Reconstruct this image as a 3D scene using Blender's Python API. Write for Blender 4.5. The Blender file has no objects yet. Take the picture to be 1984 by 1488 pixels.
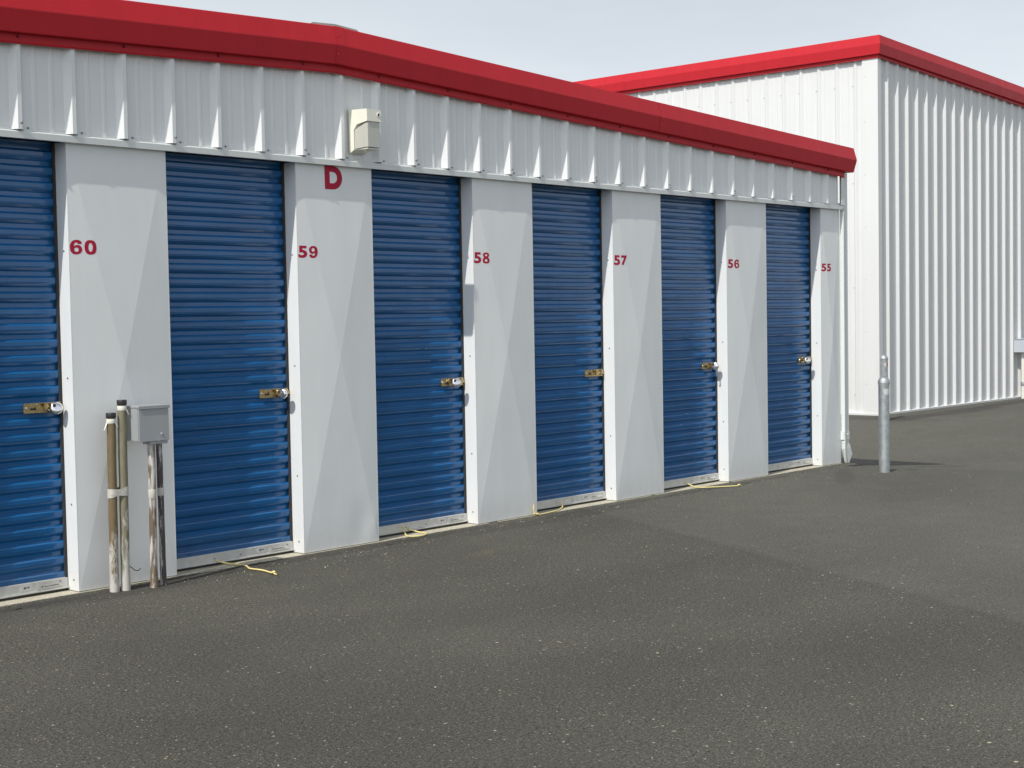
import bpy, bmesh, math, random
from mathutils import Vector, Matrix, noise
random.seed(7)
S = bpy.context.scene
COL = S.collection
rad = math.radians

# ------------------------------------------------------------------ helpers
class MB:
    def __init__(s): s.v = []; s.f = []; s.m = []; s.sm = []
    def face(s, pts, mat=0, smooth=False):
        i = len(s.v); s.v += [tuple(p) for p in pts]
        s.f.append(tuple(range(i, i+len(pts)))); s.m.append(mat); s.sm.append(smooth)
    def box(s, a, b, mat=0, rot=None, piv=None):
        x0, y0, z0 = a; x1, y1, z1 = b
        p = [(x0,y0,z0),(x1,y0,z0),(x1,y1,z0),(x0,y1,z0),(x0,y0,z1),(x1,y0,z1),(x1,y1,z1),(x0,y1,z1)]
        if rot is not None:
            c = Vector(piv if piv is not None else ((x0+x1)/2,(y0+y1)/2,(z0+z1)/2))
            p = [tuple(c + rot @ (Vector(q)-c)) for q in p]
        i = len(s.v); s.v += p
        for q in ((0,3,2,1),(4,5,6,7),(0,1,5,4),(1,2,6,5),(2,3,7,6),(3,0,4,7)):
            s.f.append(tuple(i+k for k in q)); s.m.append(mat); s.sm.append(False)
    def sheet(s, rows, mat=0, smooth=False, closed=False):
        """rows: list of point lists of equal length"""
        i = len(s.v); n = len(rows[0])
        for r in rows: s.v += [tuple(p) for p in r]
        for a in range(len(rows)-1):
            for b in range(n if closed else n-1):
                c = (b+1) % n
                s.f.append((i+a*n+b, i+a*n+c, i+(a+1)*n+c, i+(a+1)*n+b)); s.m.append(mat); s.sm.append(smooth)
    def lathe(s, c, prof, axis=(0,0,1), n=24, mat=0, smooth=True, cap=True):
        """prof: [(radius, height)...] along axis from c"""
        a = Vector(axis).normalized(); u = a.orthogonal().normalized(); w = a.cross(u); c = Vector(c)
        rows = []
        for r, h in prof:
            rows.append([c + a*h + (u*math.cos(t)+w*math.sin(t))*r for t in [2*math.pi*k/n for k in range(n)]])
        s.sheet(rows, mat, smooth, closed=True)
        if cap:
            s.face(rows[0][::-1], mat); s.face(rows[-1], mat)
    def tube(s, pts, r, n=8, mat=0):
        pts = [Vector(p) for p in pts]; rows = []; up = Vector((0.13, 0.21, 1)).normalized()
        for k, p in enumerate(pts):
            d = (pts[min(k+1, len(pts)-1)] - pts[max(k-1, 0)]).normalized()
            u = d.cross(up).normalized(); w = u.cross(d); rr = r[k] if isinstance(r, (list, tuple)) else r
            rows.append([p + (u*math.cos(t)+w*math.sin(t))*rr for t in [2*math.pi*q/n for q in range(n)]])
        s.sheet(rows, mat, True, closed=True); s.face(rows[0][::-1], mat); s.face(rows[-1], mat)
    def build(s, name, mats, parent=None, bevel=0, fix=True, weld=False):
        me = bpy.data.meshes.new(name); me.from_pydata(s.v, [], s.f)
        if not isinstance(mats, (list, tuple)): mats = [mats]
        for m in mats: me.materials.append(m)
        for p, mi, sm in zip(me.polygons, s.m, s.sm): p.material_index = mi; p.use_smooth = sm
        me.update()
        if fix or weld:
            bm = bmesh.new(); bm.from_mesh(me)
            if weld: bmesh.ops.remove_doubles(bm, verts=bm.verts, dist=1e-5)
            if fix: bmesh.ops.recalc_face_normals(bm, faces=bm.faces)
            bm.to_mesh(me); bm.free()
        o = bpy.data.objects.new(name, me); COL.objects.link(o)
        if parent is not None: o.parent = parent
        if bevel:
            md = o.modifiers.new('bevel', 'BEVEL'); md.width = bevel; md.segments = 2; md.limit_method = 'ANGLE'; md.angle_limit = rad(40)
        return o

def curve_pts(ctrl, n=8):
    """Catmull-Rom"""
    P = [Vector(c) for c in ctrl]; P = [P[0]*2-P[1]] + P + [P[-1]*2-P[-2]]; out = []
    for i in range(1, len(P)-2):
        for k in range(n):
            t = k/n; a, b, c, d = P[i-1:i+3]
            out.append(0.5*((2*b)+(-a+c)*t+(2*a-5*b+4*c-d)*t*t+(-a+3*b-3*c+d)*t**3))
    out.append(P[-2]); return out

def thing(name, label, cat, loc=(0,0,0), group=None):
    o = bpy.data.objects.new(name, None); COL.objects.link(o); o.location = loc; o.empty_display_size = .1
    o['label'] = label; o['category'] = cat
    if group: o['group'] = group
    bpy.context.view_layer.update()
    return o
def tag(o, label, cat, group=None):
    o['label'] = label; o['category'] = cat
    if group: o['group'] = group
def copy_tree(o, parent=None):
    c = o.copy(); COL.objects.link(c); c.parent = parent
    for ch in [k for k in bpy.data.objects if k.parent == o]: copy_tree(ch, c)
    return c

# ------------------------------------------------------------------ materials
def nmat(name):
    m = bpy.data.materials.new(name); m.use_nodes = True
    nt = m.node_tree; b = nt.nodes['Principled BSDF']; return m, nt, b
def N(nt, t, **kw):
    n = nt.nodes.new(t)
    for k, v in kw.items(): setattr(n, k, v)
    return n
def L(nt, a, b): nt.links.new(a, b)
def noise_node(nt, vec, scale, detail=3, rough=.5):
    n = N(nt, 'ShaderNodeTexNoise'); n.inputs['Scale'].default_value = scale; n.inputs['Detail'].default_value = detail
    n.inputs['Roughness'].default_value = rough; L(nt, vec, n.inputs['Vector']); return n.outputs['Fac']
def ramp(nt, fac, stops):
    r = N(nt, 'ShaderNodeValToRGB'); e = r.color_ramp.elements
    while len(e) > len(stops): e.remove(e[-1])
    while len(e) < len(stops): e.new(.5)
    for el, (p, c) in zip(e, stops):
        el.position = p; el.color = (c, c, c, 1) if not isinstance(c, tuple) else (*c, 1)
    L(nt, fac, r.inputs['Fac']); return r.outputs['Color']
def mixc(nt, fac, a, b, mode='MIX'):
    m = N(nt, 'ShaderNodeMix', data_type='RGBA', blend_type=mode)
    for s_, v in ((m.inputs['Factor'], fac), (m.inputs['A'], a), (m.inputs['B'], b)):
        if hasattr(v, 'links'): L(nt, v, s_)
        elif isinstance(v, tuple): s_.default_value = (*v, 1)
        else: s_.default_value = v
    return m.outputs['Result']
def math_(nt, op, a, b=None, c=None, clamp=False):
    m = N(nt, 'ShaderNodeMath', operation=op); m.use_clamp = clamp
    for k, v in enumerate((a, b, c)):
        if v is None: continue
        if hasattr(v, 'links'): L(nt, v, m.inputs[k])
        else: m.inputs[k].default_value = v
    return m.outputs[0]
def geo_pos(nt): return N(nt, 'ShaderNodeNewGeometry').outputs['Position']
def mapping(nt, vec, scale=(1,1,1)):
    m = N(nt, 'ShaderNodeMapping'); m.inputs['Scale'].default_value = scale; L(nt, vec, m.inputs['Vector']); return m.outputs[0]
def bump(nt, b, h, strength, dist):
    n = N(nt, 'ShaderNodeBump'); n.inputs['Strength'].default_value = strength; n.inputs['Distance'].default_value = dist
    L(nt, h, n.inputs['Height']); L(nt, n.outputs[0], b.inputs['Normal'])

def painted(name, col, rough=.45, var=.06, dirt=0.0, wave=.0, spec=.5, streak=(6,6,.8), dirtcol=(.30,.27,.22)):
    m, nt, b = nmat(name); p = geo_pos(nt)
    n1 = noise_node(nt, mapping(nt, p, streak), 1.5, 5, .6)
    lo = tuple(c*(1-var) for c in col); hi = tuple(min(1, c*(1+var)) for c in col)
    c = mixc(nt, ramp(nt, n1, [(.3, 0.), (.7, 1.)]), lo, hi)
    if dirt:
        sep = N(nt, 'ShaderNodeSeparateXYZ'); L(nt, p, sep.inputs[0])
        g = math_(nt, 'SUBTRACT', 1, math_(nt, 'MULTIPLY', sep.outputs['Z'], 5), clamp=True)
        n2 = noise_node(nt, mapping(nt, p, (22,22,9)), 1, 5, .65)
        d = math_(nt, 'MULTIPLY', math_(nt, 'MULTIPLY', g, n2), dirt, clamp=True)
        c = mixc(nt, d, c, dirtcol)
    L(nt, c, b.inputs['Base Color'])
    n3 = noise_node(nt, mapping(nt, p, (9,9,3)), 1, 4)
    L(nt, math_(nt, 'MULTIPLY_ADD', n3, .2, rough-.1), b.inputs['Roughness'])
    b.inputs['Specular IOR Level'].default_value = spec
    if wave:
        n4 = noise_node(nt, mapping(nt, p, (2.2,2.2,1.6)), 1, 2, .4); n5 = noise_node(nt, p, 500, 2)
        h = math_(nt, 'ADD', n4, math_(nt, 'MULTIPLY', n5, .006)); bump(nt, b, h, 1, wave)
    return m

M = {}
M['white'] = painted('white_painted_steel', (.765,.785,.782), .42, .025, dirt=.35, wave=.006)
M['white2'] = painted('bright_white_painted_steel', (.66,.67,.665), .45, .02, wave=.004)
M['trim'] = painted('white_trim_steel', (.69,.715,.70), .45, .03, wave=.002)
M['red'] = painted('red_painted_steel', (.50,.022,.032), .42, .05, wave=.002, spec=.2)
M['blue'] = painted('blue_painted_curtain', (.006,.097,.272), .15, .16, dirt=.3, wave=.0006, spec=.58, streak=(1.5,1.5,9))
M['rope'] = painted('yellow_poly_rope', (.78,.66,.28), .7, .12)
M['black'] = painted('black_rubber', (.02,.02,.02), .45, .1)
M['tape'] = painted('white_tape', (.74,.73,.66), .5, .08)
M['oldtape'] = painted('grubby_tape', (.54,.52,.47), .6, .2, streak=(30,30,20))
M['num'] = painted('red_vinyl_number', (.42,.012,.045), .5, .04, spec=.2)
M['cream'] = painted('cream_plastic', (.80,.79,.68), .4, .03)
M['boxgrey'] = painted('grey_enclosure_paint', (.34,.355,.365), .42, .04, wave=.001)
M['boxblue'] = painted('pale_blue_grey_enclosure', (.46,.50,.55), .45, .04)
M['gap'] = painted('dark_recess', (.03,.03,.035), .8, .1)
M['ridge'] = painted('galvalume_roof', (.36,.40,.36), .5, .1)
M['lens'] = painted('frosted_lens', (.50,.50,.45), .3, .06)
M['redband'] = painted('red_reflective_band', (.45,.02,.03), .35, .05)

def metal(name, col, rough, var=.1, scale=40, metallic=1.0):
    m, nt, b = nmat(name); p = geo_pos(nt)
    n = noise_node(nt, p, scale, 4, .6)
    L(nt, mixc(nt, ramp(nt, n, [(.35,0.),(.65,1.)]), tuple(c*(1-var) for c in col), col), b.inputs['Base Color'])
    b.inputs['Metallic'].default_value = metallic
    L(nt, math_(nt, 'MULTIPLY_ADD', n, .25, rough-.1), b.inputs['Roughness']); return m
M['paintscrew'] = painted('painted_screw', (.50,.51,.52), .5, .05)
M['galv'] = metal('galvanised_steel', (.50,.53,.54), .48, .25, 25, .75)
M['alu'] = metal('mill_aluminium', (.66,.66,.64), .45, .12, 30, .7)
M['chrome'] = metal('chrome', (.86,.86,.88), .16, .1, 60)
M['brass'] = metal('yellow_zinc_plate', (.50,.38,.19), .24, .2, 45)
M['screw'] = metal('zinc_screw', (.28,.28,.29), .5, .1, 40)

# concrete
m, nt, b = nmat('concrete_sill'); p = geo_pos(nt)
n = noise_node(nt, p, 14, 6, .65); n2 = noise_node(nt, p, 160, 3, .6)
c = mixc(nt, ramp(nt, n, [(.3,0.),(.7,1.)]), (.46,.43,.33), (.64,.60,.47))
c = mixc(nt, ramp(nt, n2, [(.35,1.),(.5,0.)]), c, (.30,.27,.21))
L(nt, c, b.inputs['Base Color']); b.inputs['Roughness'].default_value = .9; bump(nt, b, n2, .6, .003); M['concrete'] = m

# asphalt
m, nt, b = nmat('asphalt'); p = geo_pos(nt)
sep = N(nt, 'ShaderNodeSeparateXYZ'); L(nt, p, sep.inputs[0]); X, Y = sep.outputs['X'], sep.outputs['Y']
big = noise_node(nt, mapping(nt, p, (.55,.9,1)), 1, 4, .55)
mid = noise_node(nt, mapping(nt, p, (5,5,1)), 1, 5, .6)
wob = math_(nt, 'MULTIPLY', math_(nt, 'SUBTRACT', noise_node(nt, p, 3.0, 4, .7), .5), .16)
# newer strip of paving beyond a joint
dj = math_(nt, 'ADD', math_(nt, 'SUBTRACT', math_(nt, 'MULTIPLY_ADD', Y, -.48, X), 3.78), wob)
newer = math_(nt, 'MULTIPLY_ADD', dj, 9, .5, clamp=True)
joint = math_(nt, 'SUBTRACT', 1, math_(nt, 'MULTIPLY', math_(nt, 'ABSOLUTE', math_(nt, 'ADD', dj, .03)), 16), clamp=True)
c_old = mixc(nt, ramp(nt, big, [(.3,0.),(.7,1.)]), (.068,.065,.052), (.088,.085,.068))
c_new = mixc(nt, ramp(nt, big, [(.3,0.),(.7,1.)]), (.088,.087,.071), (.103,.101,.084))
c = mixc(nt, newer, c_old, c_new)
c = mixc(nt, ramp(nt, mid, [(.35,.22),(.65,0.)]), c, (.055,.05,.045))
huge = noise_node(nt, mapping(nt, p, (.30,.42,1)), 1, 3, .5)
c = mixc(nt, 1.0, c, ramp(nt, huge, [(.34,.88),(.5,.98),(.66,1.09)]), 'MULTIPLY')
c = mixc(nt, math_(nt, 'MULTIPLY', joint, .16), c, (.05,.047,.038))
# grain
g1 = noise_node(nt, p, 170, 3, .75); g2 = noise_node(nt, p, 60, 3, .6)
gmix = math_(nt, 'MULTIPLY_ADD', newer, -.35, 1)
gr = ramp(nt, g1, [(.32, .35), (.5, 1.), (.68, 2.1)])
c = mixc(nt, gmix, c, mixc(nt, 1.0, c, gr, 'MULTIPLY'))
c = mixc(nt, .55, c, mixc(nt, 1.0, c, ramp(nt, g2, [(.35,.6),(.5,1.),(.68,1.45)]), 'MULTIPLY'))
def specks(scale, thr, rmax, col, c, dens):
    v = N(nt, 'ShaderNodeTexVoronoi'); v.inputs['Scale'].default_value = scale; L(nt, p, v.inputs['Vector'])
    v.inputs['Randomness'].default_value = 1
    s2 = N(nt, 'ShaderNodeSeparateColor'); L(nt, v.outputs['Color'], s2.inputs[0])
    a = math_(nt, 'GREATER_THAN', math_(nt, 'ADD', s2.outputs[0], dens), thr)
    r = math_(nt, 'LESS_THAN', v.outputs['Distance'], math_(nt, 'MULTIPLY_ADD', s2.outputs[1], rmax*.6, rmax*.4))
    f = math_(nt, 'MULTIPLY', math_(nt, 'MULTIPLY', a, r), math_(nt, 'MULTIPLY_ADD', s2.outputs[2], .6, .4))
    return mixc(nt, f, c, col)
dens = math_(nt, 'MULTIPLY_ADD', math_(nt, 'SUBTRACT', noise_node(nt, p, .9, 3, .6), .5), .22, math_(nt, 'MULTIPLY', newer, -.03))
c = mixc(nt, math_(nt, 'MULTIPLY_ADD', newer, -.3, .6), c, mixc(nt, 1.0, c, ramp(nt, noise_node(nt, p, 100, 2, .5), [(.34,.5),(.5,1.),(.66,1.6)]), 'MULTIPLY'))
c = specks(75, .955, .38, (.40,.36,.24), c, dens)
c = specks(130, .92, .42, (.33,.31,.24), c, dens)
c = specks(38, .994, .28, (.50,.46,.34), c, dens)
c = specks(90, .90, .48, (.020,.019,.017), c, dens)
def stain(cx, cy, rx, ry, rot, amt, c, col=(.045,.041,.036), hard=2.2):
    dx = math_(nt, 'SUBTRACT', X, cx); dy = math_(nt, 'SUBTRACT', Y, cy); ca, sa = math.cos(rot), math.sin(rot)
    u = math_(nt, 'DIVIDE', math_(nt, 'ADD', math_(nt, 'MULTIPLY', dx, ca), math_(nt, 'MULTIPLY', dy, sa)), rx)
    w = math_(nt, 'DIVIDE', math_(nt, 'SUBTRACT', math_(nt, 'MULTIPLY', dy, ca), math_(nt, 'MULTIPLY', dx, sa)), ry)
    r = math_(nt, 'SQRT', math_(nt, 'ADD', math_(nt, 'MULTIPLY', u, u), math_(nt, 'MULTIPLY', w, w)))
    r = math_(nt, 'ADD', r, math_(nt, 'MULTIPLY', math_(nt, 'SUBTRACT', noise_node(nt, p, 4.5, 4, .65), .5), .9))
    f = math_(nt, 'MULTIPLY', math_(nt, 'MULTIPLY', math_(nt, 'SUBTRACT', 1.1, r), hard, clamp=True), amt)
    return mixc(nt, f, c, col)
STAINS = []
c_stain_in = c
M['asphalt'] = m
def finish_asphalt():
    c = c_stain_in
    for s_ in STAINS: c = stain(*s_[:6], c, *s_[6:])
    L(nt_as, c, b_as.inputs['Base Color'])
nt_as, b_as = nt, b
b.inputs['Roughness'].default_value = .88; b.inputs['Specular IOR Level'].default_value = .35
vb = N(nt, 'ShaderNodeTexVoronoi'); vb.inputs['Scale'].default_value = 110; L(nt, p, vb.inputs['Vector'])
hgt = math_(nt, 'ADD', math_(nt, 'MULTIPLY', vb.outputs['Distance'], .6), math_(nt, 'MULTIPLY', g1, .6))
hgt = math_(nt, 'MULTIPLY', hgt, math_(nt, 'MULTIPLY_ADD', newer, -.4, 1)); vc = N(nt, 'ShaderNodeTexVoronoi'); vc.inputs['Scale'].default_value = 48; L(nt, p, vc.inputs['Vector'])
rough_patch = ramp(nt, noise_node(nt, mapping(nt, p, (1.1,1.7,1)), 1.3, 4, .6), [(.40, .15), (.62, 1.)])
hgt = math_(nt, 'ADD', hgt, math_(nt, 'MULTIPLY', math_(nt, 'MULTIPLY', vc.outputs['Distance'], rough_patch), math_(nt, 'MULTIPLY_ADD', newer, -.5, .9))); bump(nt, b, hgt, .6, .007)
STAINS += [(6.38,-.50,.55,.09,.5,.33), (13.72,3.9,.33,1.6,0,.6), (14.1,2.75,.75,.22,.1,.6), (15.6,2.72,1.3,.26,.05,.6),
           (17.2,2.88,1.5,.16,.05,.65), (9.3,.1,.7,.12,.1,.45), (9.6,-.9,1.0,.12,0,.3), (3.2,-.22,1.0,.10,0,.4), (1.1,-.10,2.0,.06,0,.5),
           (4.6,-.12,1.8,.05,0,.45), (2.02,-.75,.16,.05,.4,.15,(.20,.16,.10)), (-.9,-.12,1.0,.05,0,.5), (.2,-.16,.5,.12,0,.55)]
finish_asphalt()

# weathered conduit paint: brown-olive over white
def conduit_mat(name, col, thr, zc, seed):
    m, nt, b = nmat(name); p = geo_pos(nt)
    mp = N(nt, 'ShaderNodeMapping'); mp.inputs['Scale'].default_value = (26,26,7); mp.inputs['Location'].default_value = (seed,seed*2,0); L(nt, p, mp.inputs[0])
    n = noise_node(nt, mp.outputs[0], 1, 5, .7)
    sep = N(nt, 'ShaderNodeSeparateXYZ'); L(nt, p, sep.inputs[0])
    z = math_(nt, 'MULTIPLY', math_(nt, 'SUBTRACT', sep.outputs['Z'], zc), 6)
    f = math_(nt, 'ADD', math_(nt, 'MULTIPLY', math_(nt, 'SUBTRACT', n, thr), 9), z)
    f = math_(nt, 'ADD', f, .5, clamp=True)
    n2 = noise_node(nt, mp.outputs[0], 2.5, 4)
    paint = mixc(nt, n2, tuple(v*.65 for v in col), tuple(v*1.3 for v in col))
    L(nt, mixc(nt, f, (.52,.50,.46), paint), b.inputs['Base Color']); b.inputs['Roughness'].default_value = .55; return m
M['con1'] = conduit_mat('brown_weathered_conduit', (.17,.125,.065), .5, .16, 0)
M['con2'] = conduit_mat('olive_weathered_conduit', (.20,.185,.12), .5, .18, 3.1)
def conduit_mat2(name, col, thr, seed):
    m, nt, b = nmat(name); p = geo_pos(nt)
    mp = N(nt, 'ShaderNodeMapping'); mp.inputs['Scale'].default_value = (30,30,5); mp.inputs['Location'].default_value = (seed,seed*2,.3); L(nt, p, mp.inputs[0])
    n = noise_node(nt, mp.outputs[0], 1, 5, .7)
    L(nt, mixc(nt, ramp(nt, n, [(thr-.05,0.),(thr+.05,1.)]), (.54,.52,.49), col), b.inputs['Base Color']); b.inputs['Roughness'].default_value = .55; return m
M['con3'] = conduit_mat2('patchy_brown_conduit', (.15,.11,.075), .50, 5.2)
M['con4'] = conduit_mat2('patchy_purple_brown_conduit', (.07,.055,.06), .43, 8.7)

# ------------------------------------------------------------------ ground
GP = [(-1e4,0),(7.05,0),(7.36,-.035),(7.69,-.06),(8.04,-.09),(8.6,-.15),(9.55,-.235),(10.2,-.275),(11.2,-.28),(12.4,-.20),(13.3,-.14),(14.0,-.12),(1e4,-.12)]
def gz(x, y=0):
    for (a, za), (b_, zb) in zip(GP, GP[1:]):
        if x <= b_: return za + (zb-za)*(x-a)/(b_-a)
xs = [-500,-120,-40,-15]+[-8+.5*i for i in range(30)]+[7.05+.125*i for i in range(0,60)]+[15,18,25,45,130,500]
xs = sorted(set(round(x, 4) for x in xs)); ys = [-500,-120,-40,-15]+[-9+.5*i for i in range(28)]+[6,9,15,25,45,130,500]
g = MB(); 
def gzz(x, y):
    z = gz(x)
    if 7.1 < x < 13.9: z += .012*(noise.noise(Vector((x*.8, y*.8, 0))))
    return z
g.sheet([[(x, y, gzz(x, y)) for x in xs] for y in ys], 0, True)
# trim the sheet under the long building so nothing pokes through its slab
ground = g.build('asphalt_ground', M['asphalt'], weld=False); ground['kind'] = 'structure'
ground['label'] = 'dark grey asphalt yard with light aggregate specks and a paving joint'

# crumbly edge of the paving against the slab
g = MB(); ex = [-4+.018*i for i in range(628)]
g.sheet([[(x, y+.006*noise.noise(Vector((x*9, y*30, 2))), .0015+hh*(.5+1.1*noise.noise(Vector((x*22, y*60, 5)))+.8*noise.noise(Vector((x*6, 1, 5))))) for x in ex] for y, hh in ((-.13,-.006),(-.09,.002),(-.06,.004),(-.036,.006),(-.018,.003),(-.010,-.012))], 0, True)
o = g.build('ground_edge', M['asphalt']); o['kind'] = 'structure'; o['label'] = 'rough edge of the asphalt against the building slab'

# loose gravel specks lying on the asphalt
gv = MB()
for k in range(760):
    if k < 300:
        x = random.uniform(-3.5, 8); y = random.uniform(-4.2, -.05)
    else:
        x = random.uniform(-.2, 7); y = -abs(random.gauss(0, .14))-.02
    r = random.uniform(.0018, .0042) * (1.5 if random.random() < .06 else 1); z = gz(x)
    q = [Vector((math.cos(a)*r*random.uniform(.6,1.2), math.sin(a)*r*random.uniform(.6,1.2), 0)) for a in [i*math.tau/5 for i in range(5)]]
    t = Vector((x, y, z + r*.9)); mi = 0 if random.random() < .65 else 1
    for i in range(5):
        a_, b_ = q[i]+Vector((x,y,z)), q[(i+1)%5]+Vector((x,y,z)); gv.face([a_, b_, t], mi)
M['stone'] = painted('pale_grit', (.42,.39,.30), .9, .2); M['stone2'] = painted('grey_grit', (.16,.15,.14), .9, .2)
o = gv.build('loose_grit', [M['stone'], M['stone2']]); o['kind'] = 'stuff'; o['label'] = 'pale loose grit scattered over the asphalt'; o['category'] = 'gravel'

# ------------------------------------------------------------------ storage building (near)
H = 2.13; PW = 1.384; WW = .5545; XR = 7.235; XC = 1.63; XL = 2*XC-XR; D = .092; BACK = 9.0
ZR = 2.867; SL = .0421
def zt(x): return ZR - SL*abs(x-XC)                    # top of the red rake trim
A = thing('storage_building', 'long low white storage building with blue roll-up doors and dark red roof trim', 'building', (XC, 0, 0))
def BA(mb, name, mat, parent=A, bevel=0, **kw):
    o = mb.build(name, mat, None, bevel, **kw)
    o.parent = parent; o.matrix_parent_inverse = parent.matrix_world.inverted() if parent is A else Matrix.Translation(Vector((XC,0,0))).inverted()
    return o
INV = Matrix.Translation(Vector((-XC, 0, 0)))
class Part:  # all building parts are modelled in world coordinates; the vertices are moved to the parent's origin
    pass
def bpart(mb, name, mat, parent=A, bevel=0, off=(XC,0,0), fix=True, weld=False):
    mb.v = [(x-off[0], y-off[1], z-off[2]) for x, y, z in mb.v]
    o = mb.build(name, mat, parent, bevel, fix, weld); return o

# slab
f = MB(); f.box((XL+.005, -.012, -.45), (XR-.004, BACK, .004)); bpart(f, 'foundation', M['concrete'])
# core walls (sides, back) and the wall behind the doors
f = MB(); f.box((XL+.03, .26, .004), (XR-.03, BACK-.02, 2.35)); bpart(f, 'inner_wall', M['gap'])
# ---- corrugated panels
def ribbed(x0, x1, k0, pitch, zb, ztop, yb=0, h=.035, side=1):
    """profile points along x: list of (x, y). ribs: right edge of the top at k0 + n*pitch"""
    pts = []; n0 = int(math.floor((x0-k0)/pitch))-1
    def add(x, y):
        if x0 <= x <= x1: pts.append((x, y))
    pts.append((x0, yb))
    for n in range(n0, int((x1-k0)/pitch)+3):
        xr = k0+n*pitch
        add(xr-.044, yb); add(xr-.020, yb-h); add(xr, yb-h); add(xr+.026, yb)
        fl = pitch-.078
        for fr in (.28, .72):
            xm = xr+.026+fl*fr
            add(xm-.013, yb); add(xm-.006, yb-.0045); add(xm+.006, yb-.0045); add(xm+.013, yb)
    pts.append((x1, yb))
    pts.sort(); return pts
K0 = -.244; KP = .2779
def panel_mesh(pts, zb, zt_f, nz=1):
    mb = MB(); mb.sheet([[(x, y, zb+(zt_f(x)-zb)*k/nz) for x, y in pts] for k in range(nz+1)]); return mb
pts = ribbed(XL, XR-.05, K0, KP, 0, 0, yb=-.013, h=.032)
# insert ridge point
pts = sorted(pts+[(XC, -.014)]) if not any(abs(x-XC)<1e-3 for x, _ in pts) else pts
mb = panel_mesh(pts, 2.160, lambda x: zt(x)-.19)
# fasteners at the foot of the panel and beside the ribs
n = int((XL-K0)/KP)-1
while True:
    x = K0+n*KP
    if x > XR-.1: break
    if x > XL+.1:
        mb.lathe((x+.045, -.014, 2.172), [(.0048,0),(.0048,-.004),(.003,-.006)], axis=(0,1,0), n=8, mat=1)
        if n % 3 == 0: mb.lathe((x-.004, -.045, 2.19), [(.006,0),(.006,-.005),(.003,-.008)], axis=(0,1,0), n=8, mat=1)
    n += 1
bpart(mb, 'upper_panel', [M['white'], M['screw']], fix=False)
# gable backing above the header
mb = MB(); mb.face([(XL+.03,.02,2.13),(XR-.03,.02,2.13),(XR-.03,.02,zt(XR)-.06),(XC,.02,zt(XC)-.06),(XL+.03,.02,zt(XL)-.06)]); mb.face([(XL+.03,.3,2.13),(XL+.03,.02,2.13),(XR-.03,.02,2.13),(XR-.03,.3,2.13)])
bpart(mb, 'gable_backing', M['white'], fix=False)
# header trim: a bent J profile
mb = MB()
prof = [(.11,2.130),(.0,2.130),(-.004,2.122),(-.036,2.121),(-.0372,2.150),(-.031,2.155),(-.015,2.1565),(-.0135,2.175)]
mb.sheet([[(x, y, z) for y, z in prof] for x in (XL, XR+.003)])
mb.lathe((XR-.02, -.0372, 2.140), [(.009,0),(.009,-.004),(.004,-.008)], axis=(0,1,0), n=8)
bpart(mb, 'header_trim', M['trim'], fix=False)
# ---- rake trim swept round the roof edge
RP = [(.0,.002),(.086,.0),(.088,-.004),(.106,-.098),(.106,-.103),(.087,-.198),(.085,-.201),(.002,-.198)]
def station(x, y, ox, oy, zt_): return [(x+ox*o_, y+oy*o_, zt_+z) for o_, z in RP]
st = [station(XL,BACK,-1,0,zt(XL)), station(XL,0,-1,-1,zt(XL)), station(XC,0,0,-1,zt(XC)), station(XR,0,1,-1,zt(XR)), station(XR,BACK,1,0,zt(XR))]
mb = MB(); mb.sheet(st[1:4])
bpart(mb, 'rake_trim', M['red'], fix=False)
for q_ in (st[3:5], st[0:2]):
    mb = MB(); mb.sheet(q_); bpart(mb, 'eave_gutter', M['red'], fix=False)
# lap joints of the rake trim: thin straps 1.5 mm proud
for xa in (XC-3.02, XC-.02, XC+2.95):
    mb = MB(); rows = []
    for x in (xa, XC, xa+.06) if xa < XC < xa+.06 else (xa, xa+.06): rows.append([(x, -(o_+.0018), zt(x)+z+(.0012 if o_ < .09 and z > -.05 else 0)) for o_, z in RP[1:7]])
    mb.sheet(rows)
    for z in (-.05, -.15): mb.lathe((xa+.012, -.0975, zt(xa)+z), [(.004,0),(.004,-.004),(.002,-.006)], axis=(0,1,0), n=8)
    bpart(mb, 'trim_lap', M['red'], fix=False)
mb = MB()
FP = [(.0465,-.194),(.0475,-.199),(.0475,-.238),(.056,-.2445),(.055,-.2465),(.046,-.243)]
rows = [[(x, -o_, zt(x)+z) for o_, z in FP] for x in (XL-.01, XC, XR-.0)]
mb.sheet(rows)
n = int((XL-K0)/KP)
while K0+n*KP < XR:
    x = K0+n*KP-.01
    if n % 2 == 0: mb.lathe((x, -.0475, zt(x)-.212), [(.0075,0),(.0075,-.003),(.0045,-.008)], axis=(0,1,0), n=10, mat=1)
    n += 1
M['redscrew'] = painted('red_screw', (.16,.012,.02), .5, .05)
bpart(mb, 'rake_flashing', [M['red'], M['redscrew']], fix=False)
# roof
mb = MB()
for (xa, xb) in ((XL, XC), (XC, XR)):
    n_ = 24
    rows = []
    for y in (-.05, BACK):
        r_ = []
        for k in range(n_+1):
            x = xa+(xb-xa)*k/n_
            r_.append((x, y, zt(x)-.012))
        rows.append(r_)
    mb.sheet(rows)
bpart(mb, 'roof', M['ridge'], fix=False)
mb = MB(); mb.sheet([[(XC-.17, y, zt(XC-.17)+.006),(XC-.16, y, zt(XC-.16)+.013),(XC, y, zt(XC)+.016),(XC+.16, y, zt(XC+.16)+.013),(XC+.17, y, zt(XC+.17)+.006)] for y in (-.07, BACK)])
mb.sheet([[(XC-.17, -.07, zt(XC-.17)+.006),(XC-.16, -.07, zt(XC-.16)+.013),(XC, -.07, zt(XC)+.016),(XC+.16, -.07, zt(XC+.16)+.013),(XC+.17, -.07, zt(XC+.17)+.006)],
          [(x, -.07, zt(x)+.001) for x in (XC-.17,XC-.16,XC,XC+.16,XC+.17)]])
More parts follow.
